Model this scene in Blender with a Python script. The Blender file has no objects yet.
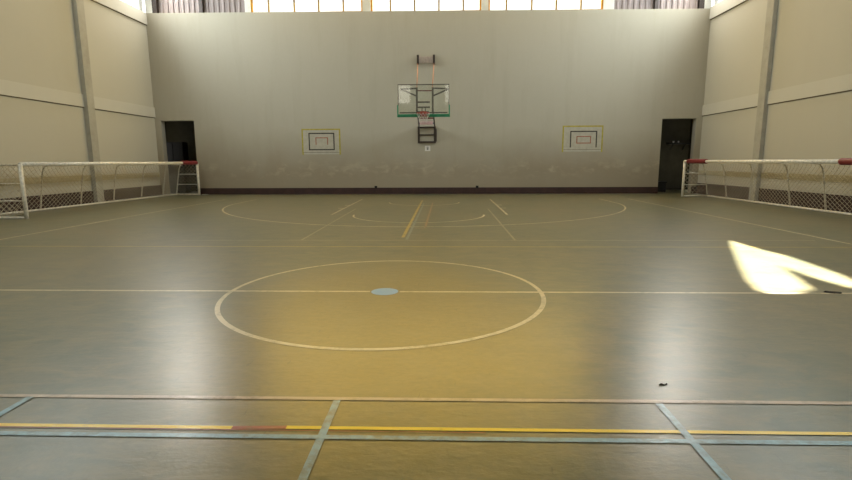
import bpy, bmesh, math, random
from mathutils import Vector, Matrix
from mathutils.geometry import tessellate_polygon
random.seed(7)
scene = bpy.context.scene
C = scene.collection
PI = math.pi

# ------------------------------------------------------------------ camera
CAM = Vector((0.662, -5.526, 1.477))
yaw, pit, rol, FPX = -0.0337, 0.1573, -0.0048, 497.9
fw = Vector((math.sin(yaw)*math.cos(pit), math.cos(yaw)*math.cos(pit), -math.sin(pit)))
r0 = Vector((math.cos(yaw), -math.sin(yaw), 0)); u0 = r0.cross(fw)
rr = r0*math.cos(rol)+u0*math.sin(rol); uu = -r0*math.sin(rol)+u0*math.cos(rol)
cd = bpy.data.cameras.new('camera'); cam = bpy.data.objects.new('camera', cd); C.objects.link(cam)
cd.sensor_width = 36; cd.lens = 36*FPX/852; cd.clip_start = .05; cd.clip_end = 300
M = Matrix((rr, uu, -fw)).transposed().to_4x4(); M.translation = CAM
cam.matrix_world = M
scene.camera = cam
scene.view_settings.view_transform = 'Standard'
scene.view_settings.look = 'None'
scene.view_settings.exposure = 0.0

# ------------------------------------------------------------------ colours / materials
def lin(r, g, b):
    f = lambda c: (c/255/12.92) if c/255 <= .04045 else ((c/255+.055)/1.055)**2.4
    return (f(r), f(g), f(b), 1)

class NT:
    def __init__(s, name):
        s.m = bpy.data.materials.new(name); s.m.use_nodes = True
        s.t = s.m.node_tree; s.t.nodes.clear()
        s.out = s.n('ShaderNodeOutputMaterial')
    def n(s, typ, **kw):
        x = s.t.nodes.new(typ)
        for k, v in kw.items(): setattr(x, k, v)
        return x
    def l(s, a, b): s.t.links.new(a, b)
    def pos(s, scale=(1, 1, 1)):
        g = s.n('ShaderNodeNewGeometry'); mp = s.n('ShaderNodeMapping')
        s.l(g.outputs['Position'], mp.inputs['Vector']); mp.inputs['Scale'].default_value = scale
        return mp.outputs[0]
    def noise(s, vec, scale, detail=4, rough=.6, dist=0):
        x = s.n('ShaderNodeTexNoise'); s.l(vec, x.inputs['Vector'])
        x.inputs['Scale'].default_value = scale; x.inputs['Detail'].default_value = detail
        x.inputs['Roughness'].default_value = rough; x.inputs['Distortion'].default_value = dist
        return x.outputs['Fac']
    def ramp(s, fac, stops):
        x = s.n('ShaderNodeValToRGB'); s.l(fac, x.inputs[0])
        e = x.color_ramp.elements
        while len(e) < len(stops): e.new(.5)
        for q, (p, c) in zip(e, stops):
            q.position = p; q.color = c if isinstance(c, tuple) else (c, c, c, 1)
        return x.outputs[0]
    def mix(s, fac, a, b, mode='MIX'):
        x = s.n('ShaderNodeMix', data_type='RGBA', blend_type=mode)
        for sock, v in ((x.inputs[0], fac), (x.inputs[6], a), (x.inputs[7], b)):
            if hasattr(v, 'is_linked'): s.l(v, sock)
            else: sock.default_value = v
        return x.outputs[2]
    def math(s, op, a, b=0.0, c=None):
        x = s.n('ShaderNodeMath', operation=op)
        for i, v in enumerate((a, b) if c is None else (a, b, c)):
            if hasattr(v, 'is_linked'): s.l(v, x.inputs[i])
            else: x.inputs[i].default_value = v
        return x.outputs[0]
    def bsdf(s, color, rough=.6, metallic=0, spec=.5, normal=None):
        b = s.n('ShaderNodeBsdfPrincipled')
        for sock, v in ((b.inputs['Base Color'], color), (b.inputs['Roughness'], rough), (b.inputs['Specular IOR Level'], spec)):
            if hasattr(v, 'is_linked'): s.l(v, sock)
            else: sock.default_value = v
        b.inputs['Metallic'].default_value = metallic
        if normal is not None: s.l(normal, b.inputs['Normal'])
        s.l(b.outputs[0], s.out.inputs[0]); return b
    def bump(s, h, strength=.1, dist=.01):
        x = s.n('ShaderNodeBump'); s.l(h, x.inputs['Height'])
        x.inputs['Strength'].default_value = strength; x.inputs['Distance'].default_value = dist
        return x.outputs[0]

def plain(name, col, rough=.5, metallic=0, var=.12, scale=9, spec=.5):
    """simple procedural paint with slight uneven colour"""
    t = NT(name); f = t.noise(t.pos(), scale, 3)
    dark = tuple(c*(1-var*2) for c in col[:3])+(1,)
    lite = tuple(min(1, c*(1+var)) for c in col[:3])+(1,)
    t.bsdf(t.ramp(f, [(.3, dark), (.7, lite)]), rough, metallic, spec)
    return t.m

# ---- painted, worn gym floor
def floor_nodes(t):
    p = t.pos()
    big = t.noise(p, .35, 5, .6, .4)
    mid = t.noise(p, 2.2, 6, .65, .3)
    fine = t.noise(p, 16, 4, .65)
    green = t.ramp(mid, [(.3, lin(*FLOOR_A)), (.7, lin(*FLOOR_B))])
    ochre = t.ramp(fine, [(.3, lin(*OCHRE_A)), (.75, lin(*OCHRE_B))])
    wear = t.ramp(t.math('ADD', t.math('MULTIPLY', big, .55), t.math('MULTIPLY', mid, .45)), [(.42, 0.0), (.62, 1.0)])
    col = t.mix(wear, green, ochre)
    # golden window reflection put into the floor colour around the middle of the court
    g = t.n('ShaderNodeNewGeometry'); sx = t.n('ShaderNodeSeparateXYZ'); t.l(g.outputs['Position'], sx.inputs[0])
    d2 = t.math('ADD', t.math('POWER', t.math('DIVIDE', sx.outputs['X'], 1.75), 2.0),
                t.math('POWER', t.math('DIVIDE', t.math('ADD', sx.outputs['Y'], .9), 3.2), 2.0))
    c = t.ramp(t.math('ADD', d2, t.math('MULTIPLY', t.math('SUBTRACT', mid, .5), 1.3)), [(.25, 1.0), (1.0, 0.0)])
    col = t.mix(t.math('MULTIPLY', c, RUB), col, t.mix(fine, lin(*GOLD_REFL_A), lin(*GOLD_REFL_B)))
    # scuffs: short pale streaks in two directions
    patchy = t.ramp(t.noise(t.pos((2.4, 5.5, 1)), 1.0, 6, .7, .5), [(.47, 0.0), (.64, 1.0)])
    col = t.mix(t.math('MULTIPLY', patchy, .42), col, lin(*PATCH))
    dk = t.ramp(t.noise(t.pos((14, 5, 1)), 2.2, 4, .6, 2.0), [(.70, 0.0), (.76, 1.0)])
    col = t.mix(t.math('MULTIPLY', dk, .35), col, lin(45, 42, 32))
    rough = t.math('ADD', ROUGH0, t.math('MULTIPLY', t.math('ADD', t.math('MULTIPLY', mid, .5), t.math('MULTIPLY', fine, .5)), ROUGH1))
    bmp = t.bump(t.math('ADD', t.noise(t.pos((5, 16, 1)), 1.0, 3, .55, .6), t.noise(t.pos((20, 30, 1)), 1.0, 4, .7)), .30, .004)
    scr = t.ramp(t.noise(t.pos((3.1, 70, 1)), 1.0, 2, .5, .25), [(.69, 0.0), (.73, 1.0)])
    scr2 = t.ramp(t.noise(t.pos((34, 4.2, 1)), 1.0, 2, .5, .5), [(.70, 0.0), (.745, 1.0)])
    col = t.mix(t.math('MULTIPLY', scr, .16), col, lin(176, 160, 118))
    col = t.mix(t.math('MULTIPLY', scr2, .30), col, lin(54, 50, 38))
    return col, rough, bmp, mid, fine

FLOOR_A = (76, 80, 60); FLOOR_B = (93, 95, 71)
OCHRE_A = (94, 88, 64); OCHRE_B = (116, 106, 76)
GOLD_REFL_A = (106, 90, 36); GOLD_REFL_B = (150, 122, 56); RUB = .6  # tones and strength of the painted golden floor reflection
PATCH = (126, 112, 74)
ROUGH0 = .28; ROUGH1 = .05

def floor_mat():
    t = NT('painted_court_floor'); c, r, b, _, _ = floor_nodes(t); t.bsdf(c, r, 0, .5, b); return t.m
def line_mat(name, col, strength=.8, lo=.36, hi=.52):
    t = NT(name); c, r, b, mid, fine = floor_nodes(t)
    k = t.ramp(t.math('ADD', t.math('MULTIPLY', mid, .5), t.math('MULTIPLY', fine, .5)), [(lo, 0.35), (hi, 1.0)])
    t.bsdf(t.mix(t.math('MULTIPLY', k, strength), c, col), r, 0, .5, b); return t.m

def wall_mat(name, base, low, seed=0, grime=True):
    t = NT(name)
    p = t.pos()
    n1 = t.noise(p, .5, 5, .6, .3); n2 = t.noise(p, 5, 5, .6)
    st = t.noise(t.pos((2.2, 2.2, .25)), 1.0, 4, .6)
    col = t.mix(t.math('MULTIPLY', n1, .5), base, tuple(c*.88 for c in base[:3])+(1,))
    g = t.n('ShaderNodeNewGeometry'); sx = t.n('ShaderNodeSeparateXYZ'); t.l(g.outputs['Position'], sx.inputs[0])
    z = sx.outputs['Z']
    if grime:   # scuffed, dirtier paint within ball and hand reach
        k = t.n('ShaderNodeMapRange'); t.l(t.math('ADD', z, t.math('MULTIPLY', t.math('SUBTRACT', n1, .5), 1.6)), k.inputs[0])
        k.inputs[1].default_value = 2.9; k.inputs[2].default_value = .9; k.inputs[3].default_value = 0; k.inputs[4].default_value = 1
        col = t.mix(t.math('MULTIPLY', k.outputs[0], .62), col, low)
        # pale rubbed patches in a band about a metre up
        b = t.n('ShaderNodeMapRange'); t.l(t.math('ABSOLUTE', t.math('SUBTRACT', z, 1.15)), b.inputs[0])
        b.inputs[1].default_value = .55; b.inputs[2].default_value = .1; b.inputs[3].default_value = 0; b.inputs[4].default_value = 1
        m = t.ramp(t.noise(t.pos((1.3, 1.3, 2.4)), 1.5, 5, .65, .6), [(.5, 0.0), (.66, 1.0)])
        col = t.mix(t.math('MULTIPLY', t.math('MULTIPLY', b.outputs[0], m), .55), col, lin(186, 172, 146))
    col = t.mix(t.math('MULTIPLY', t.ramp(st, [(.5, 0.0), (.75, 1.0)]), .10), col, low)
    col = t.mix(t.math('MULTIPLY', n2, .06), col, low)
    t.bsdf(col, .8, 0, .25, t.bump(n2, .1, .01)); return t.m

MAT = {}
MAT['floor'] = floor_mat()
MAT['wall_back'] = wall_mat('far_wall_paint', lin(184, 178, 160), lin(134, 116, 90))
MAT['wall_side'] = wall_mat('side_wall_paint', lin(190, 186, 170), lin(174, 169, 153))
MAT['beam'] = wall_mat('beam_paint', lin(198, 195, 182), lin(180, 176, 162), grime=False)
MAT['pillar'] = plain('pillar_grey_paint', lin(170, 166, 152), .8, 0, .06, 3, .2)
MAT['band'] = plain('olive_band_paint', lin(172, 164, 138), .8, 0, .06, 3, .2)
MAT['beam_shade'] = plain('painted_beam_shadow', lin(104, 95, 76), .9, 0, .1, 5, .1)  # dark colour standing in for the shadow line under the beams
MAT['base'] = plain('maroon_baseboard_paint', lin(58, 36, 31), .55, 0, .18, 4, .4)
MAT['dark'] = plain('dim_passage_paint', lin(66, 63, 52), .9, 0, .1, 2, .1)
MAT['black'] = plain('black_lacquer', lin(22, 20, 17), .6, 0, .2, 6, .3)
MAT['lockerdark'] = plain('dark_grey_lacquer', lin(21, 19, 14), .6, 0, .2, 6, .3)
MAT['white'] = plain('white_tube_paint', lin(226, 220, 204), .45, 0, .12, 14)
MAT['whitewash'] = plain('white_column_paint', lin(222, 222, 214), .7, 0, .05, 4, .2)
MAT['tubegrey'] = plain('weathered_tube_paint', lin(190, 182, 160), .5, 0, .2, 18)
MAT['red'] = plain('red_pad_vinyl', lin(116, 28, 30), .55, 0, .15, 12)
MAT['net'] = plain('net_cord', lin(190, 180, 156), .9, 0, .1, 20, .1)
MAT['steel'] = plain('dark_brown_steel', lin(62, 50, 42), .5, .2, .2, 14)
MAT['rustred'] = plain('oxide_red_steel', lin(112, 56, 48), .6, .1, .2, 14)
MAT['greysteel'] = plain('grey_steel', lin(76, 68, 58), .5, .2, .2, 14)
MAT['orange'] = plain('orange_rod_paint', lin(188, 122, 84), .5, 0, .12, 12)
MAT['rim'] = plain('red_rim_paint', lin(150, 48, 34), .45, 0, .15, 20)
MAT['green'] = plain('green_edge_padding', lin(36, 128, 88), .55, 0, .12, 10)
MAT['plate'] = plain('pale_bracket_plate', lin(186, 172, 162), .7, 0, .1, 9, .2)
MAT['pink'] = plain('pale_pink_plate', lin(214, 178, 180), .6, 0, .1, 30)
MAT['blue'] = plain('navy_strip', lin(44, 48, 84), .6, 0, .1, 20)
MAT['netwhite'] = plain('white_net_cord', lin(206, 198, 190), .9, 0, .1, 20, .1)
MAT['paper'] = plain('white_paper', lin(216, 212, 204), .8, 0, .04, 20, .2)
MAT['yellowframe'] = plain('yellow_window_paint', lin(196, 144, 14), .5, 0, .12, 8)
MAT['mullion'] = plain('worn_ochre_mullion_paint', lin(150, 124, 56), .5, 0, .15, 8)
MAT['roof'] = plain('roof_sheet', lin(120, 112, 98), .7, 0, .12, 2, .2)
MAT['mark_yellow'] = plain('yellow_wall_line', lin(178, 164, 76), .8, 0, .12, 10, .2)
MAT['mark_black'] = plain('black_wall_line', lin(66, 62, 56), .8, 0, .2, 14, .2)
MAT['mark_red'] = plain('red_wall_line', lin(164, 104, 86), .8, 0, .2, 14, .2)
MAT['mark_field'] = plain('pale_wall_field', lin(184, 178, 160), .8, 0, .06, 6, .2)
MAT['leaf'] = plain('dark_scrap', lin(44, 38, 30), .8, 0, .2, 30, .2)
MAT['scrap'] = plain('pale_scrap', lin(168, 152, 126), .8, 0, .1, 30, .2)

def corrug():
    t = NT('brown_corrugated_sheet')
    w = t.noise(t.pos((1, 1, .2)), 3, 4)
    t.bsdf(t.ramp(w, [(.3, lin(134, 120, 116)), (.7, lin(160, 146, 141))]), .5, 0, .4); return t.m
MAT['corrugated'] = corrug()

def glass(name, tint, refl):
    t = NT(name)
    tr = t.n('ShaderNodeBsdfTransparent'); tr.inputs[0].default_value = tint
    gl = t.n('ShaderNodeBsdfGlossy'); gl.inputs['Roughness'].default_value = .03
    dust = t.n('ShaderNodeBsdfDiffuse'); dust.inputs[0].default_value = (.6, .58, .52, 1)
    m1 = t.n('ShaderNodeMixShader'); m1.inputs[0].default_value = refl
    t.l(tr.outputs[0], m1.inputs[1]); t.l(gl.outputs[0], m1.inputs[2])
    m2 = t.n('ShaderNodeMixShader')
    t.l(t.math('MULTIPLY', t.noise(t.pos(), 3, 4), .12), m2.inputs[0])
    t.l(m1.outputs[0], m2.inputs[1]); t.l(dust.outputs[0], m2.inputs[2])
    t.l(m2.outputs[0], t.out.inputs[0]); return t.m
MAT['pane'] = glass('window_glass', (.96, .97, .97, 1), .05)
MAT['amberpane'] = glass('amber_window_glass', (1.0, .66, .14, 1), .05)
MAT['acrylic'] = glass('acrylic_board', (.95, .97, .95, 1), .05)

LN = dict(
    cream=line_mat('cream_floor_paint', lin(206, 190, 156), .85),
    cream2=line_mat('faded_cream_floor_paint', lin(212, 196, 158), .95),
    faint=line_mat('very_faded_line_paint', lin(186, 172, 134), .55),
    pink=line_mat('pinkish_floor_paint', lin(186, 160, 134), .75),
    yellow=line_mat('yellow_floor_paint', lin(222, 186, 44), .95, .25, .4),
    oldyellow=line_mat('old_yellow_floor_paint', lin(196, 164, 60), .75),
    red=line_mat('red_floor_paint', lin(150, 70, 44), .9),
    blue=line_mat('blue_floor_paint', lin(118, 160, 174), .74, .4, .55),
    paleblue=line_mat('pale_blue_floor_paint', lin(150, 160, 152), .5),
    spot=line_mat('light_blue_spot_paint', lin(120, 164, 192), .95, .2, .35),
    orange=line_mat('orange_floor_paint', lin(176, 130, 80), .55),
)

# ------------------------------------------------------------------ mesh helpers
def new(): return bmesh.new()
def bx(bm, x0, x1, y0, y1, z0, z1):
    v = [bm.verts.new(p) for p in ((x0, y0, z0), (x1, y0, z0), (x1, y1, z0), (x0, y1, z0), (x0, y0, z1), (x1, y0, z1), (x1, y1, z1), (x0, y1, z1))]
    for f in ((0, 3, 2, 1), (4, 5, 6, 7), (0, 1, 5, 4), (1, 2, 6, 5), (2, 3, 7, 6), (3, 0, 4, 7)): bm.faces.new([v[i] for i in f])
def tube(bm, pts, r, n=8, closed=False, cap=True):
    pts = [Vector(p) for p in pts]; rings = []; N = len(pts); prev = None
    for i, p in enumerate(pts):
        if closed: t = pts[(i+1) % N]-pts[i-1]
        else: t = pts[min(i+1, N-1)]-pts[max(i-1, 0)]
        t.normalize()
        if prev is None:
            a = Vector((0, 0, 1)) if abs(t.z) < .9 else Vector((1, 0, 0)); a = (a-t*a.dot(t)).normalized()
        else: a = (prev-t*prev.dot(t)).normalized()
        prev = a; b = t.cross(a)
        rings.append([bm.verts.new(p+(a*math.cos(2*PI*k/n)+b*math.sin(2*PI*k/n))*r) for k in range(n)])
    for i in range(N if closed else N-1):
        A, B = rings[i], rings[(i+1) % N]
        for k in range(n): bm.faces.new((A[k], A[(k+1) % n], B[(k+1) % n], B[k]))
    if cap and not closed:
        bm.faces.new(rings[0][::-1]); bm.faces.new(rings[-1])
def bar(bm, a, b, w, h):
    """rectangular bar between two points, w sideways, h up"""
    a, b = Vector(a), Vector(b); t = (b-a).normalized()
    up = Vector((0, 0, 1)) if abs(t.z) < .95 else Vector((0, 1, 0))
    s = t.cross(up).normalized()*w/2; q = s.cross(t).normalized()*h/2
    v = [bm.verts.new(p) for p in (a-s-q, a+s-q, a+s+q, a-s+q, b-s-q, b+s-q, b+s+q, b-s+q)]
    for f in ((0, 3, 2, 1), (4, 5, 6, 7), (0, 1, 5, 4), (1, 2, 6, 5), (2, 3, 7, 6), (3, 0, 4, 7)): bm.faces.new([v[i] for i in f])
def obj(name, bm, mat, parent=None, smooth=False, bevel=0):
    bmesh.ops.recalc_face_normals(bm, faces=bm.faces)
    me = bpy.data.meshes.new(name); bm.to_mesh(me); bm.free()
    me.materials.append(MAT[mat] if isinstance(mat, str) else mat)
    o = bpy.data.objects.new(name, me); C.objects.link(o)
    if smooth:
        for p in me.polygons: p.use_smooth = True
    if parent is not None:
        o.parent = parent
        w = parent.location.copy(); q = parent.parent
        while q is not None: w += q.location; q = q.parent
        me.transform(Matrix.Translation(-w))
    if bevel:
        b = o.modifiers.new('bevel', 'BEVEL'); b.width = bevel; b.segments = 2; b.limit_method = 'ANGLE'
    return o
def struct(name, bm, mat, parent=None, label=None, **k):
    o = obj(name, bm, mat, parent, **k)
    if parent is None: o['kind'] = 'structure'
    if label: o['label'] = label
    return o
def tag(o, label, cat, group=None):
    o['label'] = label; o['category'] = cat
    if group: o['group'] = group
    return o
def thing(name, label, cat, loc, group=None):
    o = bpy.data.objects.new(name, None); C.objects.link(o); o.location = loc; o.empty_display_size = .2
    return tag(o, label, cat, group)

# ------------------------------------------------------------------ room shell
XL, XR, YF, YR = -12.35, 12.0, 17.15, -17.15
ZE, ZRIDGE = 10.6, 12.4
def zt(x): return 7.855-.0063*x         # top of the solid far wall
def zroof(x): return ZE+(ZRIDGE-ZE)*(1-min(1, abs(x-(XL+XR)/2)/((XR-XL)/2+.3)))

bm = new(); bx(bm, XL-1.1, XR+1.1, YR-.3, YF+3.2, -.2, 0)
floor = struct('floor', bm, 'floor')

# far wall with two doorways
DL0, DL1, DLZ = -12.08, -10.56, 3.33
DR0, DR1, DRZ = 10.27, 11.74, 3.26
WT = .3
def prism(bm, poly, y0, y1):
    a = [bm.verts.new((x, y0, z)) for x, z in poly]; b = [bm.verts.new((x, y1, z)) for x, z in poly]
    bm.faces.new(a); bm.faces.new(b[::-1])
    for i in range(len(poly)):
        j = (i+1) % len(poly); bm.faces.new((a[i], b[i], b[j], a[j]))
bm = new()
prism(bm, [(XL-.3, 0), (DL0, 0), (DL0, DLZ), (XL-.3, DLZ)], YF, YF+WT)
prism(bm, [(DL1, 0), (DR0, 0), (DR0, DRZ), (DL1, DLZ)], YF, YF+WT)
prism(bm, [(DR1, 0), (XR+.3, 0), (XR+.3, DRZ), (DR1, DRZ)], YF, YF+WT)
prism(bm, [(XL-.3, DLZ), (DL1, DLZ), (DR0, DRZ), (XR+.3, DRZ), (XR+.3, zt(XR+.3)), (XL-.3, zt(XL-.3))], YF, YF+WT)
struct('wall_back', bm, 'wall_back')
# wall above the far windows, up to the roof
bm = new()
prism(bm, [(XL-.3, 10.3), (XR+.3, 10.3), (XR+.3, zroof(XR+.3)), ((XL+XR)/2, ZRIDGE), (XL-.3, zroof(XL-.3))], YF+.02, YF+WT)
struct('wall_back_gable', bm, 'wall_back')
# side walls
for side, x0, x1 in (('left', XL-.3, XL), ('right', XR, XR+.3)):
    zt0 = 7.9 if side == 'left' else 7.8
    bm = new(); bx(bm, x0, x1, YR-.3, YF+WT, 0, zt0); struct('wall_'+side, bm, 'wall_side')
# wall behind the camera, with a row of windows near the top
bm = new()
bx(bm, XL-.3, XR+.3, YR-.3, YR, 0, 6.9)
prism(bm, [(XL-.3, 9.2), (XR+.3, 9.2), (XR+.3, zroof(XR+.3)), ((XL+XR)/2, ZRIDGE), (XL-.3, zroof(XL-.3))], YR-.3, YR)
for a, b in ((XL-.3, -8.2), (-2.35, .82), (7.8, XR+.3)): bx(bm, a, b, YR-.3, YR, 6.9, 9.2)
struct('wall_front', bm, 'wall_side')

# ceiling: sheet roof with an added unseen hole, shaped from the sun patch on the floor
SUN = Vector((0, .42, -1.0)).normalized()
patch = [(5.97, 3.74), (5.934, 2.773), (5.986, 2.22), (5.89, 1.544), (5.812, 0.976), (5.699, 0.618), (5.631, 0.344), (5.406, 0.247), (5.359, 0.671), (5.377, 1.113), (5.444, 1.574), (5.229, 1.027), (5.038, 0.532), (4.917, 0.212), (4.60, 0.02), (4.33, 0.01), (4.26, 0.10), (4.469, 0.659), (4.917, 1.604)]
def lift(x, y):
    z = 11.0
    for _ in range(30):
        k = z/-SUN.z; px, py = x-SUN.x*k, y-SUN.y*k; z = zroof(px)
    return (px, py, z)
hole = [lift(*q) for q in patch]
xm = (XL+XR)/2
def roof_side(xa, xb, hole=None):
    outer = [(xa, YR-.3), (xb, YR-.3), (xb, YF+WT), (xa, YF+WT)]
    loops = [[Vector((x, y, 0)) for x, y in outer]]
    if hole: loops.append([Vector((h[0], h[1], 0)) for h in hole])
    flat = [v for l in loops for v in l]
    bm = new(); vs = [bm.verts.new((v.x, v.y, zroof(v.x))) for v in flat]
    for tri in tessellate_polygon(loops):
        try: bm.faces.new([vs[i] for i in tri])
        except ValueError: pass
    return bm
bm = roof_side(xm, XR+.3, hole); b2 = roof_side(XL-.3, xm)
me = bpy.data.meshes.new('tmp'); b2.to_mesh(me); b2.free(); bm.from_mesh(me); bpy.data.meshes.remove(me)
struct('ceiling', bm, 'roof')

# baseboards
bm = new(); bx(bm, DL1, DR0, YF-.03, YF, 0, .29); bx(bm, DR1, XR-.03, YF-.03, YF, 0, .29); struct('baseboard_back', bm, 'base')
for side, x0, x1, h in (('left', XL, XL+.03, .30), ('right', XR-.03, XR, .32)):
    bm = new(); bx(bm, x0, x1, YR, YF, 0, h+.14); struct('baseboard_'+side, bm, 'base')

# side wall beams with dark strips standing in for their shadow lines, painted band, pillars
n = [0]
def trim(bm, mat, label):
    n[0] += 1; return struct('trim_%d' % n[0], bm, mat, label=label)
for sgn, xw, zb, ztop in ((1, XL, 3.47, 7.44), (-1, XR, 3.37, 7.34)):
    wall = 'left' if sgn > 0 else 'right'
    def slab(d, z0, z1, y0=YR, y1=YF):
        b = new(); bx(b, min(xw, xw+sgn*d), max(xw, xw+sgn*d), y0, y1, z0, z1); return b
    trim(slab(.045, zb, zb+.44), 'beam', 'horizontal beam at mid height of the %s wall' % wall)
    trim(slab(.03, zb-.028, zb), 'beam_shade', 'painted shadow line under the mid beam of the %s wall' % wall)
    trim(slab(.05, ztop, ztop+.48), 'beam', 'top beam of the %s wall under the windows' % wall)
    trim(slab(.03, ztop-.03, ztop), 'beam_shade', 'painted shadow line under the top beam of the %s wall' % wall)
    trim(slab(.015, .82, 1.02), 'band', 'olive band low on the %s wall' % wall)
    for yp in ((12.62, 6.2, -.2, -6.6, -13.0) if sgn > 0 else (12.72, 6.2, -.2, -6.6, -13.0)):
        b = new(); d = .17 if sgn > 0 else .15
        bx(b, min(xw, xw+sgn*d), max(xw, xw+sgn*d), yp, yp+.38, 0, ZE-.1)
        o = struct('pillar', b, 'pillar', bevel=.01); o['label'] = 'grey pillar standing against the %s wall' % wall

# ------------------------------------------------------------------ windows
wn = [0]
def window(axis, a0, a1, z0, z1, w, mull, frame_mat, ft=.06, z0b=None, transom=None):
    """axis 'x': window lies in a wall of constant y=w; 'y': constant x=w"""
    wn[0] += 1
    root = bpy.data.objects.new('window_%d' % wn[0], None); C.objects.link(root); root['kind'] = 'structure'
    root.location = ((a0+a1)/2, w, z0) if axis == 'x' else (w, (a0+a1)/2, z0)
    z0b = z0 if z0b is None else z0b
    def box(b, p0, p1, q0, q1, d):
        if axis == 'x': bx(b, p0, p1, w-d, w+d, q0, q1)
        else: bx(b, w-d, w+d, p0, p1, q0, q1)
    b = new()
    box(b, a0, a0+ft, z0, z1, .05); box(b, a1-ft, a1, z0b, z1, .05)
    box(b, a0+ft, a1-ft, z1-ft, z1, .05)
    zs = min(z0, z0b); box(b, a0+ft, a1-ft, zs-.02, max(z0, z0b)+.012, .05)
    struct('window_frame', b, frame_mat, root)
    b = new()
    for m in mull: box(b, m-.032, m+.032, max(z0, z0b)+.012, z1-ft, .03)
    if transom: 
        pts = [a0+ft]+list(mull)+[a1-ft]
        for p, q in zip(pts, pts[1:]): box(b, p+.032, q-.032, transom-.02, transom+.02, .028)
    struct('mullion', b, 'mullion' if frame_mat == 'yellowframe' else frame_mat, root)
    zsp = transom-.02 if transom else z1-ft
    b = new(); box(b, a0+ft, a1-ft, max(z0, z0b)+.012, zsp, .004)
    struct('pane', b, 'pane', root)
    if transom:
        b = new(); box(b, a0+ft, a1-ft, transom+.02, z1-ft, .004)  # unseen upper panes, amber tint added for the gold reflected in the floor
        o = struct('upper_pane', b, 'amberpane', root); o['label'] = 'unseen upper pane, tinted amber for the golden floor reflection'
YW = YF+.15
for a0, a1, mm in ((-7.70, -2.80, (-6.93, -5.80, -4.73, -3.65)), (-2.45, 2.32, (-1.60, -.55, .50, 1.55)), (2.62, 7.50, (3.40, 4.48, 5.53, 6.58))):
    window('x', a0, a1, zt(a0), 10.3, YW, mm, 'yellowframe', .07, zt(a1), 8.9)
for a0, a1 in ((-2.80, -2.45), (2.32, 2.62)):
    bm = new(); bx(bm, a0, a1, YF+.02, YF+.28, zt(a0)-.01, 10.3); trim(bm, 'whitewash', 'pale post between the far windows')
# corrugated sheet bays at either end of the far windows
def corr(x0, x1, z0, z1, y):
    b = new(); pitch = .24; N = max(1, int(round((x1-x0)/pitch))); pts = []
    for i in range(N):
        s = x0+(x1-x0)*i/N; w = (x1-x0)/N
        pts += [(s, y), (s+w*.50, y), (s+w*.62, y-.035), (s+w*.88, y-.035)]
    pts.append((x1, y))
    lo = [b.verts.new((x, yy, z0)) for x, yy in pts]; hi = [b.verts.new((x, yy, z1)) for x, yy in pts]
    for i in range(len(pts)-1): b.faces.new((lo[i], lo[i+1], hi[i+1], hi[i]))
    return b
for x0, x1 in ((-11.86, -9.98), (-9.82, -7.95), (7.95, 9.66), (9.80, 11.52)):
    o = struct('corrugated_wall', corr(x0, x1, zt(x1)-.02, 10.3, YF+.2), 'corrugated', label='brown corrugated sheet bay above the far wall')
for x0, x1, m in ((-12.35, -12.06, 'whitewash'), (-12.06, -11.86, 'steel'), (-9.98, -9.82, 'steel'), (-7.95, -7.70, 'whitewash'), (7.50, 7.95, 'whitewash'), (9.66, 9.80, 'steel'), (11.52, 11.72, 'steel'), (11.72, 12.0, 'whitewash')):
    bm = new(); bx(bm, x0, x1, YF+.04, YF+.26, zt(x1)-.02, 10.3); trim(bm, m, 'upright post beside the corrugated bay')
# clerestory windows of the side walls, one per bay between pillars
ys = [YR+.05, -13.0, -6.6, -.2, 6.2, 12.62, YF-.02]
for xw, z0 in ((XL-.15, 7.92), (XR+.15, 7.82)):
    for a, b in zip(ys, ys[1:]):
        a2 = a+.38 if a != ys[0] else a
        k = max(2, int(round((b-a2)/1.15)))
        window('y', a2, b, z0, ZE-.1, xw, [a2+(b-a2)*i/k for i in range(1, k)], 'whitewash', .07)
    bm = new(); bx(bm, xw-.15, xw+.15, YR-.3, YF+WT, ZE-.1, zroof(XR+.3)+.02); trim(bm, 'beam', 'eaves beam above the side windows')
# windows in the wall behind the camera
for a0, a1 in ((-8.2, -2.35), (.82, 7.8)):
    window('x', a0, a1, 6.9, 9.2, YR-.15, [a0+(a1-a0)*i/5 for i in range(1, 5)], 'yellowframe', .07)

# ------------------------------------------------------------------ dim rooms behind the two doorways
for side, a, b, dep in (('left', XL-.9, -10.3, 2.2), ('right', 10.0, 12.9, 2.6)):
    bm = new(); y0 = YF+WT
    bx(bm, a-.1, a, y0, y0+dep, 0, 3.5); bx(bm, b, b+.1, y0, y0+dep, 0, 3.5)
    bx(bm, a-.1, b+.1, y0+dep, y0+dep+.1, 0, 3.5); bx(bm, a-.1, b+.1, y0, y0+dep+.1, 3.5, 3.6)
    struct('wall_passage_'+side, bm, 'dark')

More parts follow.
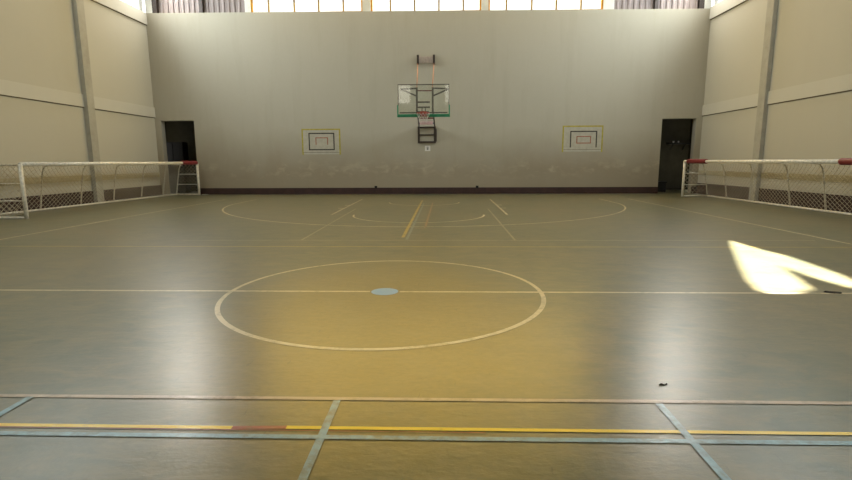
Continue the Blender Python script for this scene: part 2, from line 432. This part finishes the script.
# ------------------------------------------------------------------ painted court lines (paint layers of the floor)
LZ = [.0012]
def court(name, bm, key, label=None):
    o = struct(name, bm, LN[key], floor); o['kind'] = 'structure'
    if label: o['label'] = label
    LZ[0] += .00012; return o
def strip(bm, x0, y0, x1, y1, w):
    a, b = Vector((x0, y0, LZ[0])), Vector((x1, y1, LZ[0])); t = (b-a).normalized(); s = Vector((-t.y, t.x, 0))*w/2
    L = (b-a).length; k = max(1, int(L/2))
    P = [a+(b-a)*i/k for i in range(k+1)]
    for p, q in zip(P, P[1:]): bm.faces.new([bm.verts.new(v) for v in (p-s, q-s, q+s, p+s)])
def arc(bm, cx, cy, r, a0, a1, w, n=96):
    A = [a0+(a1-a0)*i/n for i in range(n+1)]
    i_ = [bm.verts.new((cx+(r-w/2)*math.cos(a), cy+(r-w/2)*math.sin(a), LZ[0])) for a in A]
    o_ = [bm.verts.new((cx+(r+w/2)*math.cos(a), cy+(r+w/2)*math.sin(a), LZ[0])) for a in A]
    for k in range(n): bm.faces.new((i_[k], o_[k], o_[k+1], i_[k+1]))
def line(name, key, segs, w=.05, label=None):
    bm = new()
    for s in segs: strip(bm, *s, w)
    return court(name, bm, key, label)
SLX = 7.83
line('side_line', 'cream2', [(-SLX-.15, -13.5, -SLX-.15, 14)], .05)
line('side_line', 'cream2', [(SLX, -13.5, SLX, 14)], .05)
line('attack_line', 'oldyellow', [(-12.2, 3.05, 11.9, 3.0)], .045, 'faded yellow line across the hall')
line('faint_line', 'faint', [(-2.1, 3.74, 7.5, 3.74)], .04)
line('faint_line', 'faint', [(-4.3, 2.97+.75, -2.1, 3.74)], .04)
line('half_court_line', 'cream', [(-12.2, 0, -.17, 0), (.17, 0, 11.9, 0)], .05)
bm = new(); arc(bm, 0, 0, 1.775, 0, 2*PI, .05, 160); court('center_circle', bm, 'cream')
bm = new(); bm.faces.new([bm.verts.new((.155*math.cos(2*PI*k/40), .155*math.sin(2*PI*k/40), LZ[0])) for k in range(40)]); court('center_spot', bm, 'spot', 'light blue centre spot')
FT, RIMY = 8.25, 12.425
bm = new(); arc(bm, 0, RIMY, 6.75, PI+.095, 2*PI-.095, .05, 120)
strip(bm, -6.72, RIMY-.64, -6.72, 14, .05); strip(bm, 6.72, RIMY-.64, 6.72, 14, .05); court('three_point_line', bm, 'cream2')
bm = new(); arc(bm, 0, FT, 1.8, PI, 2*PI, .05, 60); court('free_throw_circle', bm, 'cream2')
bm = new(); arc(bm, 0, RIMY, 1.25, PI, 2*PI, .05, 40); court('no_charge_arc', bm, 'cream2')
for s in (-1, 1):
    line('key_line', 'cream', [(s*2.45, FT, s*2.50, 14)], .055)
    bm = new()
    for yy in (10.2, 11.3): strip(bm, s*2.5, yy, s*2.66, yy, .12)
    court('key_tick', bm, 'cream2')
    line('faint_line', 'faint', [(s*2.02, 3.75, s*2.07, 10.0)], .04)
line('guide_line', 'oldyellow', [(-.115, 4.08, -.105, 13.4)], .06, 'yellow line up the middle of the far half')
line('guide_line', 'paleblue', [(-.02, 3.8, .0, 12.0)], .05, 'pale blue line beside the yellow one')
line('guide_line', 'orange', [(.27, 5.45, .31, 12.3)], .05, 'orange line beside the blue one')
line('guide_tick', 'orange', [(.05, 5.42, .25, 5.42)], .05)
line('near_attack_line', 'pink', [(-12.2, -2.66, 11.9, -2.555)], .04, 'pinkish line across the hall in front')
line('yellow_line', 'yellow', [(-12.2, -2.985, -.52, -2.965), (-.215, -2.955, 11.9, -2.92)], .032)
line('red_line', 'red', [(-.52, -2.965, -.215, -2.955)], .032, 'red break in the yellow line')
line('red_edge_line', 'red', [(-12.2, -3.012, .9, -2.985)], .008)
line('blue_line', 'blue', [(-12.2, -3.09, 11.9, -3.01)], .04)
for xx in (-3.95, -1.965, .005, 1.985, 3.96):
    line('blue_cross_line', 'blue', [(xx, -2.63, xx, -9)], .045, 'worn blue line running toward the viewer')

# ------------------------------------------------------------------ basketball hoop on the far wall
hoop = thing('basketball_hoop', 'wall-mounted basketball hoop with clear green-edged backboard on dark steel arms', 'basketball hoop', (0, YF, 2.27))
BX0, BX1, BZ0, BZ1, BY = -.945, .895, 3.06, 4.17, 12.88
bm = new(); bx(bm, BX0, BX1, BY-.012, BY+.012, BZ0+.05, BZ1); bb = obj('backboard', bm, 'acrylic', hoop); bb['label'] = 'clear acrylic backboard'
bm = new()
bar(bm, (BX0, BY, BZ1), (BX1, BY, BZ1), .035, .03)
bar(bm, (BX0+.01, BY, 3.44), (BX0+.01, BY, BZ1-.02), .025, .02); bar(bm, (BX1-.01, BY, 3.44), (BX1-.01, BY, BZ1-.02), .025, .02)
bar(bm, (BX0+.06, BY+.03, 3.20), (BX1-.06, BY+.03, 3.20), .03, .04)
obj('board_frame', bm, 'greysteel', bb)
bm = new()
bx(bm, BX0-.03, BX1+.03, BY-.035, BY+.035, BZ0-.02, BZ0+.085)
bx(bm, BX0-.03, BX0+.015, BY-.035, BY+.035, BZ0+.085, BZ0+.41); bx(bm, BX1-.015, BX1+.03, BY-.035, BY+.035, BZ0+.085, BZ0+.41)
p = obj('edge_padding', bm, 'green', bb, bevel=.012); p['label'] = 'green padding round the lower edge'
RZ, RY = 3.15, BY-.40
bm = new(); tube(bm, [(-.025+.225*math.cos(2*PI*k/28), RY+.225*math.sin(2*PI*k/28), RZ) for k in range(28)], .014, 8, True)
bx(bm, -.025-.13, -.025+.13, BY-.16, BY-.036, RZ-.04, RZ+.02); bx(bm, -.025-.12, -.025+.12, BY-.05, BY-.036, RZ-.10, RZ+.09)
rim = obj('rim', bm, 'rim', hoop, True)
bm = new()
NS = 12
for k in range(NS):
    for d in (-1, 1):
        pts = []
        for i in range(9):
            s = i/8; r = .22-.10*s+.015*math.sin(s*PI*3); a = 2*PI*(k+d*s*2.2)/NS
            pts.append((-.025+r*math.cos(a), RY+r*math.sin(a), RZ-.015-.32*s))
        tube(bm, pts, .004, 4)
nn = obj('net', bm, 'netwhite', rim); nn['label'] = 'short white net'
# carrying frame
XA, XB = -.265, .305
WY = YF-.06
wa, wb = -.40, .315
bm = new()
for x in (wa, wb): bx(bm, x-.045, x+.045, YF-.09, YF, 2.27, 2.99)
bx(bm, wa+.045, wb-.045, YF-.08, YF-.005, 2.27, 2.35); bx(bm, wa+.045, wb-.045, YF-.07, YF-.01, 2.60, 2.65); bx(bm, wa+.045, wb-.045, YF-.08, YF-.005, 2.92, 2.99)
bx(bm, wb+.045, wb+.085, YF-.07, YF, 2.33, 2.90)
obj('wall_frame', bm, 'steel', hoop, bevel=.006)
zb_, zn_ = 2.95, 3.40
def arm_at(y, x0, x1):
    s = (WY-y)/(WY-(BY+.06)); return (x0+(x1-x0)*s, y, zb_+(zn_-zb_)*s)
for x0, x1 in ((wa+.02, XA), (wb, XB)):
    bm = new(); bar(bm, arm_at(WY, x0, x1), arm_at(BY+.06, x0, x1), .05, .06); obj('support_arm', bm, 'steel', hoop)
    bm = new(); bar(bm, (x1, BY+.06, 3.16), (x1, BY+.06, 4.08), .065, .05); obj('upright', bm, 'greysteel', hoop)
for y, mt, hh in ((15.0, 'rustred', .05), (16.1, 'blue', .06)):
    bm = new(); a, b = arm_at(y, wa+.02, XA), arm_at(y, wb, XB); bar(bm, a, b, .05, hh); obj('cross_bar', bm, mt, hoop)
a, b = arm_at(15.5, wa+.02, XA), arm_at(15.5, wb, XB)
bm = new(); bx(bm, a[0]+.05, b[0]-.05, 15.48, 15.5, a[2]-.16, a[2]-.03); pl = obj('name_plate', bm, 'pink', hoop); pl['label'] = 'pale pink plate between the arms'
for z, x1 in ((3.57, XB-.1), (3.39, XB-.1), (3.225, XB-.14)):
    bm = new(); bar(bm, (XA+.025, BY+.06, z), (x1, BY+.06, z), .035, .058); obj('cross_bar', bm, 'greysteel', hoop)
for x in (-.06, .06):
    bm = new(); bar(bm, (-.02+x, BY+.055, 3.225), (-.02+x, BY+.055, 3.39), .03, .03); obj('rim_strut', bm, 'greysteel', hoop)
bm = new(); bar(bm, (XA+.025, BY+.06, 3.97), (XB-.025, BY+.06, 3.97), .04, .04); obj('cross_bar', bm, 'rustred', hoop)
for x0, s in ((XA, -1), (XB, 1)):
    bm = new()
    bar(bm, (x0, BY+.05, 4.05), (x0+s*.57, BY+.04, 4.03), .05, .05); bar(bm, (x0, BY+.05, 3.78), (x0+s*.57, BY+.04, 4.02), .05, .05)
    obj('corner_brace', bm, 'greysteel', hoop)
for x, xn in ((-.415, XA), (.285, XB-.01)):
    bm = new(); bx(bm, x-.045, x+.045, YF-.16, YF, 5.64, 6.02); bk = obj('wall_bracket', bm, 'steel', hoop)
    bm = new(); tube(bm, [(x, YF-.12, 5.68), (xn, BY+.06, 4.07)], .015, 8); obj('tie_rod', bm, 'orange', hoop, True)

bm = new(); bx(bm, -.37, .24, YF-.05, YF, 5.70, 5.97); q = obj('bracket_plate', bm, 'plate', hoop, bevel=.01); q['label'] = 'pale plate between the wall brackets'
# small sheet of paper with one dark numeral under the frame
pp = thing('paper_notice', 'small white paper notice with a dark numeral on the wall below the hoop', 'notice', (-.015, YF, 1.92))
bm = new(); bx(bm, -.13, .11, YF-.006, YF+.003, 1.92, 2.15); obj('sheet', bm, 'paper', pp)
bm = new()   # the dark digit
for s in ((-.045, .025, 2.083, 2.10), (-.045, -.028, 2.0, 2.083), (-.028, .008, 2.033, 2.05), (.008, .025, 1.975, 2.10), (-.045, .008, 1.968, 1.985), (-.045, -.028, 1.975, 2.05), (-.028, .008, 2.0, 2.02)):
    bx(bm, s[0], s[1], YF-.009, YF-.0062, s[2], s[3])
obj('numeral', bm, 'black', pp)

# ------------------------------------------------------------------ painted targets on the far wall
def target(label, cx, outer, blackq, redq, black_open, red_open):
    r = thing('wall_target', label, 'wall marking', (cx, YF, outer[2]), 'painted practice targets on the far wall')
    Y = YF-.003
    def frame(q, w, skip=(), z_off=0):
        x0, x1, z0, z1 = q; b = new(); y0, y1 = Y-.004-z_off, YF-.0005
        if 'top' not in skip: bx(b, x0, x1, y0, y1, z1-w, z1)
        if 'bottom' not in skip: bx(b, x0, x1, y0, y1, z0, z0+w)
        lo = z0+w if 'bottom' not in skip else z0
        bx(b, x0, x0+w, y0, y1, lo, z1-w); bx(b, x1-w, x1, y0, y1, lo, z1-w)
        return b
    b = new(); bx(b, outer[0]+.05, outer[1]-.05, YF-.002, YF-.0003, outer[2]+.02, outer[3]-.05); obj('pale_field', b, 'mark_field', r)
    obj('yellow_border', frame(outer, .06, ('bottom',)), 'mark_yellow', r)
    b = new(); bx(b, outer[0]+.06, outer[1]-.06, YF-.005, YF-.0005, outer[2]+.10, outer[2]+.112); obj('base_line', b, 'mark_black', r)
    obj('black_border', frame(blackq, .05, black_open), 'mark_black', r)
    obj('red_border', frame(redq, .04, red_open), 'mark_red', r)
target('yellow, black and red painted rectangles on far wall left of the hoop', -4.8, (-5.68, -3.93, 1.78, 2.93), (-5.37, -4.20, 1.98, 2.75), (-5.06, -4.49, 2.22, 2.55), (), ('bottom',))
target('yellow, black and red painted rectangles on far wall right of the hoop', 6.87, (5.96, 7.74, 1.84, 2.99), (6.30, 7.48, 2.04, 2.76), (6.58, 7.22, 2.21, 2.535), ('bottom',), ())

# ------------------------------------------------------------------ long goals along the side walls
def goal(side, label, xf, xn, xe, y0, y1, arms, pads, H=1.445):
    """xf: plane of the posts; the back rail runs from xn (near end) to xe (far end)"""
    s = 1 if xn > xf else -1
    XB = lambda y: xn+(xe-xn)*(y-y0)/(y1-y0)
    g = thing('goal', label, 'goal', (xf, (y0+y1)/2, 0), 'long low goals by the side walls')
    for y in (y0, y1):
        bm = new(); tube(bm, [(xf, y, 0), (xf, y, H)], .05, 12); obj('post', bm, 'white', g, True)
    bm = new(); tube(bm, [(xf, y0, H), (xf, y1, H)], .052, 12); cb = obj('crossbar', bm, 'white', g, True)
    for a, b in pads:
        bm = new(); tube(bm, [(xf, a, H), (xf, a+.05, H), (xf, b-.05, H), (xf, b, H)], .085, 14); q = obj('end_pad', bm, 'red', cb, True); q['label'] = 'red padding sleeve'
    bm = new(); tube(bm, [(XB(y0), y0, .03), (XB(y1), y1, .03)], .03, 8); obj('back_rail', bm, 'white', g, True)
    def prof(t, y):      # 0..1 from crossbar back and down to the rail
        xb = XB(y); dep = abs(xb-xf)
        P = [(xf, H-.02), (xb-s*.62*dep, H-.02), (xb-s*.34, H-.06), (xb-s*.25, H-.14), (xb-s*.19, H-.32), (xb, .04)]
        L = [0]
        for a, b in zip(P, P[1:]): L.append(L[-1]+math.dist(a, b))
        d = t*L[-1]
        for i in range(len(P)-1):
            if d <= L[i+1] or i == len(P)-2:
                f = (d-L[i])/(L[i+1]-L[i]); return (P[i][0]+(P[i+1][0]-P[i][0])*f, P[i][1]+(P[i+1][1]-P[i][1])*f)
    LP = abs((xn+xe)/2-xf)+H
    for y in [y0]+arms+[y1]:
        pts = [(prof(t/26, y)[0], y, prof(t/26, y)[1]) for t in range(0, 27)]
        bm = new(); tube(bm, pts, .024, 8); obj('support_arm', bm, 'tubegrey', g, True)
    def back_at(z, y): return min((abs(prof(t/80, y)[1]-z), prof(t/80, y)[0]) for t in range(30, 81))[1]
    for y in (y0, y1):
        bm = new(); tube(bm, [(xf, y, .03), (XB(y), y, .03)], .028, 8); obj('ground_rail', bm, 'white', g, True)
        for z in (.48, .94):
            bm = new(); tube(bm, [(xf, y, z), (back_at(z, y), y, z)], .014, 8); obj('side_rung', bm, 'white', g, True)
    # net: diamond mesh over the arms and on both ends
    bm = new(); pitch = .165; W = y1-y0; rnd = random.Random(3); NR = .0056
    for d in (1, -1):
        u = -LP if d > 0 else 0
        end = W if d > 0 else W+LP
        while u < end:
            if d > 0: v0, v1 = max(0, -u), min(LP, W-u)
            else: v0, v1 = max(0, u-W), min(LP, u)
            if v1-v0 > .1:
                k = max(2, int((v1-v0)/.12)); pts = []
                for i in range(k+1):
                    v = v0+(v1-v0)*i/k; y = min(y1, max(y0, y0+u+d*v)); x, z = prof(v/LP, y)
                    sag = .02*math.sin(PI*v/LP)*(1+.6*math.sin(y*3.9))
                    pts.append((x-s*.012-s*.02*math.sin(y*2.1)*math.sin(PI*v/LP), min(y1, max(y0, y+rnd.uniform(-.012, .012))), max(.035, z-sag)))
                tube(bm, pts, NR, 3, cap=False)
            u += pitch
    for y in (y0, y1):
        for d in (1, -1):
            u = -H
            while u < abs(XB(y)-xf)+H:
                pts = []
                for i in range(25):
                    z = .04+(H-.08)*i/24; xo = u+d*z
                    if 0 <= xo <= abs(back_at(z, y)-xf): pts.append((xf+s*xo, y+.01*math.sin(z*5), z))
                if len(pts) > 2: tube(bm, pts, NR, 3, cap=False)
                u += pitch
    o = obj('net', bm, 'net', g); o['label'] = 'pale diamond mesh net'
    return g
goal('left', 'long low white goal with diamond net along the left wall', -10.45, -12.05, -11.5, 7.36, 16.92, [9.62, 11.25, 12.85, 14.45, 15.9], [(15.62, 16.86)])
goal('right', 'long low white goal with diamond net and red crossbar ends along the right wall', 10.42, 11.5, 11.42, 5.60, 15.12, [7.2, 8.85, 10.3, 12.05, 13.75], [(13.46, 14.83), (5.75, 7.14)], 1.415)

# ------------------------------------------------------------------ things inside the doorways
lk = thing('storage_cabinet', 'tall dark cabinet standing inside the left doorway', 'cabinet', (-12.1, 18.4, 0))
bm = new(); bx(bm, -12.62, -11.66, 18.1, 18.6, .0, 2.42); obj('carcass', bm, 'lockerdark', lk, bevel=.01)
for x0, x1, hx in ((-12.60, -12.15, -12.20), (-12.13, -11.68, -12.08)):
    bm = new(); bx(bm, x0, x1, 18.075, 18.1, .06, 2.38); d = obj('cabinet_door', bm, 'lockerdark', lk, bevel=.005)
    bm = new(); bx(bm, hx-.012, hx+.012, 18.05, 18.075, 1.1, 1.3); obj('handle', bm, 'black', d)
sh = thing('wall_shelf', 'dark shelf on brackets at head height inside the right doorway', 'shelf', (12.0, 20.0, 2.2))
bm = new(); bx(bm, 11.75, 12.88, 19.65, 20.0, 2.24, 2.30); obj('board', bm, 'black', sh)
for x in (11.95, 12.55):
    bm = new(); bar(bm, (x, 19.99, 1.98), (x, 19.70, 2.23), .04, .04); obj('bracket', bm, 'black', sh)
for i, (x, l) in enumerate(((12.0, 'left one of two small white cups on the shelf in the right doorway'), (12.24, 'right one of two small white cups on the shelf in the right doorway'))):
    cup = None
    bm = new()
    prof = [(.03, 0), (.038, .09), (.034, .09), (.027, .01)]
    for a, b_ in zip(prof, prof[1:]):
        pass
    rings = [[bm.verts.new((x+r*math.cos(2*PI*k/12), 19.78+r*math.sin(2*PI*k/12), 2.30+z)) for k in range(12)] for r, z in prof]
    for A, B in zip(rings, rings[1:]):
        for k in range(12): bm.faces.new((A[k], A[(k+1) % 12], B[(k+1) % 12], B[k]))
    bm.faces.new(rings[0][::-1]); bm.faces.new(rings[-1])
    tag(obj('cup', bm, 'paper', None, True), l, 'cup', 'white cups in the right doorway')
cr = thing('storage_box', 'low dark box on the floor inside the right doorway', 'box', (10.75, 18.3, 0))
bm = new(); bx(bm, 10.45, 11.05, 18.1, 18.5, 0, .42); obj('body', bm, 'black', cr, bevel=.01)
bm = new(); bx(bm, 10.42, 11.08, 18.07, 18.53, .42, .48); obj('lid', bm, 'lockerdark', cr, bevel=.008)

# small fittings and scraps
for x, l in ((-2.37, 'small black socket at baseboard of far wall, left of hoop'), (2.22, 'small black socket at baseboard of far wall, right of hoop')):
    t = thing('wall_socket', l, 'socket', (x, YF, .26), 'sockets on the far baseboard')
    bm = new(); bx(bm, x-.06, x+.06, YF-.045, YF-.0301, .25, .29); bx(bm, x-.06, x+.06, YF-.045, YF, .2901, .37); obj('box', bm, 'black', t, bevel=.006)
    bm = new(); bx(bm, x-.03, x+.03, YF-.05, YF-.045, .28, .34); obj('cover', bm, 'lockerdark', t)
def scrap(name, label, cat, cx, cy, rx, ry, rz, mat, group=None, h=.006):
    bm = new(); R = random.Random(int(cx*100)); N = 14
    top = [bm.verts.new((rx*math.cos(2*PI*k/N)*(R.uniform(.75, 1.1)), ry*math.sin(2*PI*k/N)*R.uniform(.75, 1.1), h+.006*math.sin(k*1.7))) for k in range(N)]
    bot = [bm.verts.new((v.co.x*.9, v.co.y*.9, .0025)) for v in top]
    bm.faces.new(top); bm.faces.new(bot[::-1])
    for k in range(N): bm.faces.new((bot[k], bot[(k+1) % N], top[(k+1) % N], top[k]))
    o = obj(name, bm, mat); o.location = (cx, cy, 0); o.rotation_euler = (0, 0, rz)
    return tag(o, label, cat, group)
scrap('dark_leaf', 'dark curled leaf lying on the half-court line near the sun patch', 'leaf', 5.03, .03, .105, .045, -.2, 'leaf')
scrap('tape_scrap', 'thin dark scrap of tape on the floor in front, right of centre', 'scrap', 2.13, -2.36, .035, .008, .15, 'leaf')
scrap('paper_scrap', 'pale flat scrap on the floor by the far wall, the one further left', 'scrap', -7.2, 16.0, .42, .16, 0, 'scrap', 'pale scraps by the far wall', .004)
scrap('paper_scrap', 'pale flat scrap on the floor by the far wall, the one nearer the hoop', 'scrap', -6.0, 15.85, .34, .13, 0, 'scrap', 'pale scraps by the far wall', .004)
scrap('paper_scrap', 'small pale scrap on the floor beside the left doorway', 'scrap', -10.2, 16.95, .16, .08, 0, 'paper', 'pale scraps by the far wall', .02)

# ------------------------------------------------------------------ light
w = bpy.data.worlds.new('sky'); scene.world = w; w.use_nodes = True
nt = w.node_tree; nt.nodes.clear()
bg = nt.nodes.new('ShaderNodeBackground'); wo = nt.nodes.new('ShaderNodeOutputWorld')
bg.inputs[0].default_value = (1.0, .985, .95, 1); bg.inputs[1].default_value = 1.9
nt.links.new(bg.outputs[0], wo.inputs[0])

ld = bpy.data.lights.new('sun', 'SUN'); ld.energy = 70; ld.angle = math.radians(.8); ld.color = (1, .96, .96)
so = bpy.data.objects.new('sun', ld); C.objects.link(so); so.location = (8, -10, 20)
so.rotation_euler = SUN.to_track_quat('-Z', 'Y').to_euler()

def area(name, loc, aim, sx, sy, power, col, spread=180):
    a = bpy.data.lights.new(name, 'AREA'); a.shape = 'RECTANGLE'; a.size = sx; a.size_y = sy; a.energy = power; a.color = col
    a.spread = math.radians(spread)
    o = bpy.data.objects.new(name, a); C.objects.link(o); o.location = loc
    o.rotation_euler = (Vector(aim)-Vector(loc)).to_track_quat('-Z', 'Y').to_euler(); return o
COOL, WARM, AMB = (.88, .97, .97), (1.0, .84, .60), (1.0, .67, .13)
area('left_clerestory_daylight', (XL+.25, 1, 9.2), (0, 1, 4.0), 22, 2.4, 950, COOL)
area('right_clerestory_daylight', (XR-.25, 1, 9.2), (0, 1, 4.0), 22, 2.4, 950, COOL)
area('left_end_bay_daylight', (XL+.2, 14.0, 9.15), (0, 16.0, 8.3), 4, 2.3, 330, (.86, .96, 1), 140)
area('right_end_bay_daylight', (XR-.2, 14.0, 9.15), (0, 16.0, 8.3), 4, 2.3, 330, (.86, .96, 1), 140)
area('rear_window_daylight', (0, YR-.6, 8.05), (0, 4, 4.0), 17, 2.6, 380, WARM)
area('far_window_amber_lamp', (-.1, YF-.2, 9.1), (0, -4, 0), 15.2, 2.3, 930, AMB)  # amber lamp added inside the far windows for the golden floor reflection
area('far_left_streak_lamp', (-11.65, YF-.3, 9.5), (-2, -3, 0), 1.2, 1.6, 290, (1, .96, .88))  # lamp added before the closed sheet bay to make the left floor streak
area('far_right_streak_lamp', (11.3, YF-.3, 9.5), (2, -3, 0), 1.2, 1.6, 330, (1, .96, .88))  # likewise added, makes the pale streak on the right of the floor
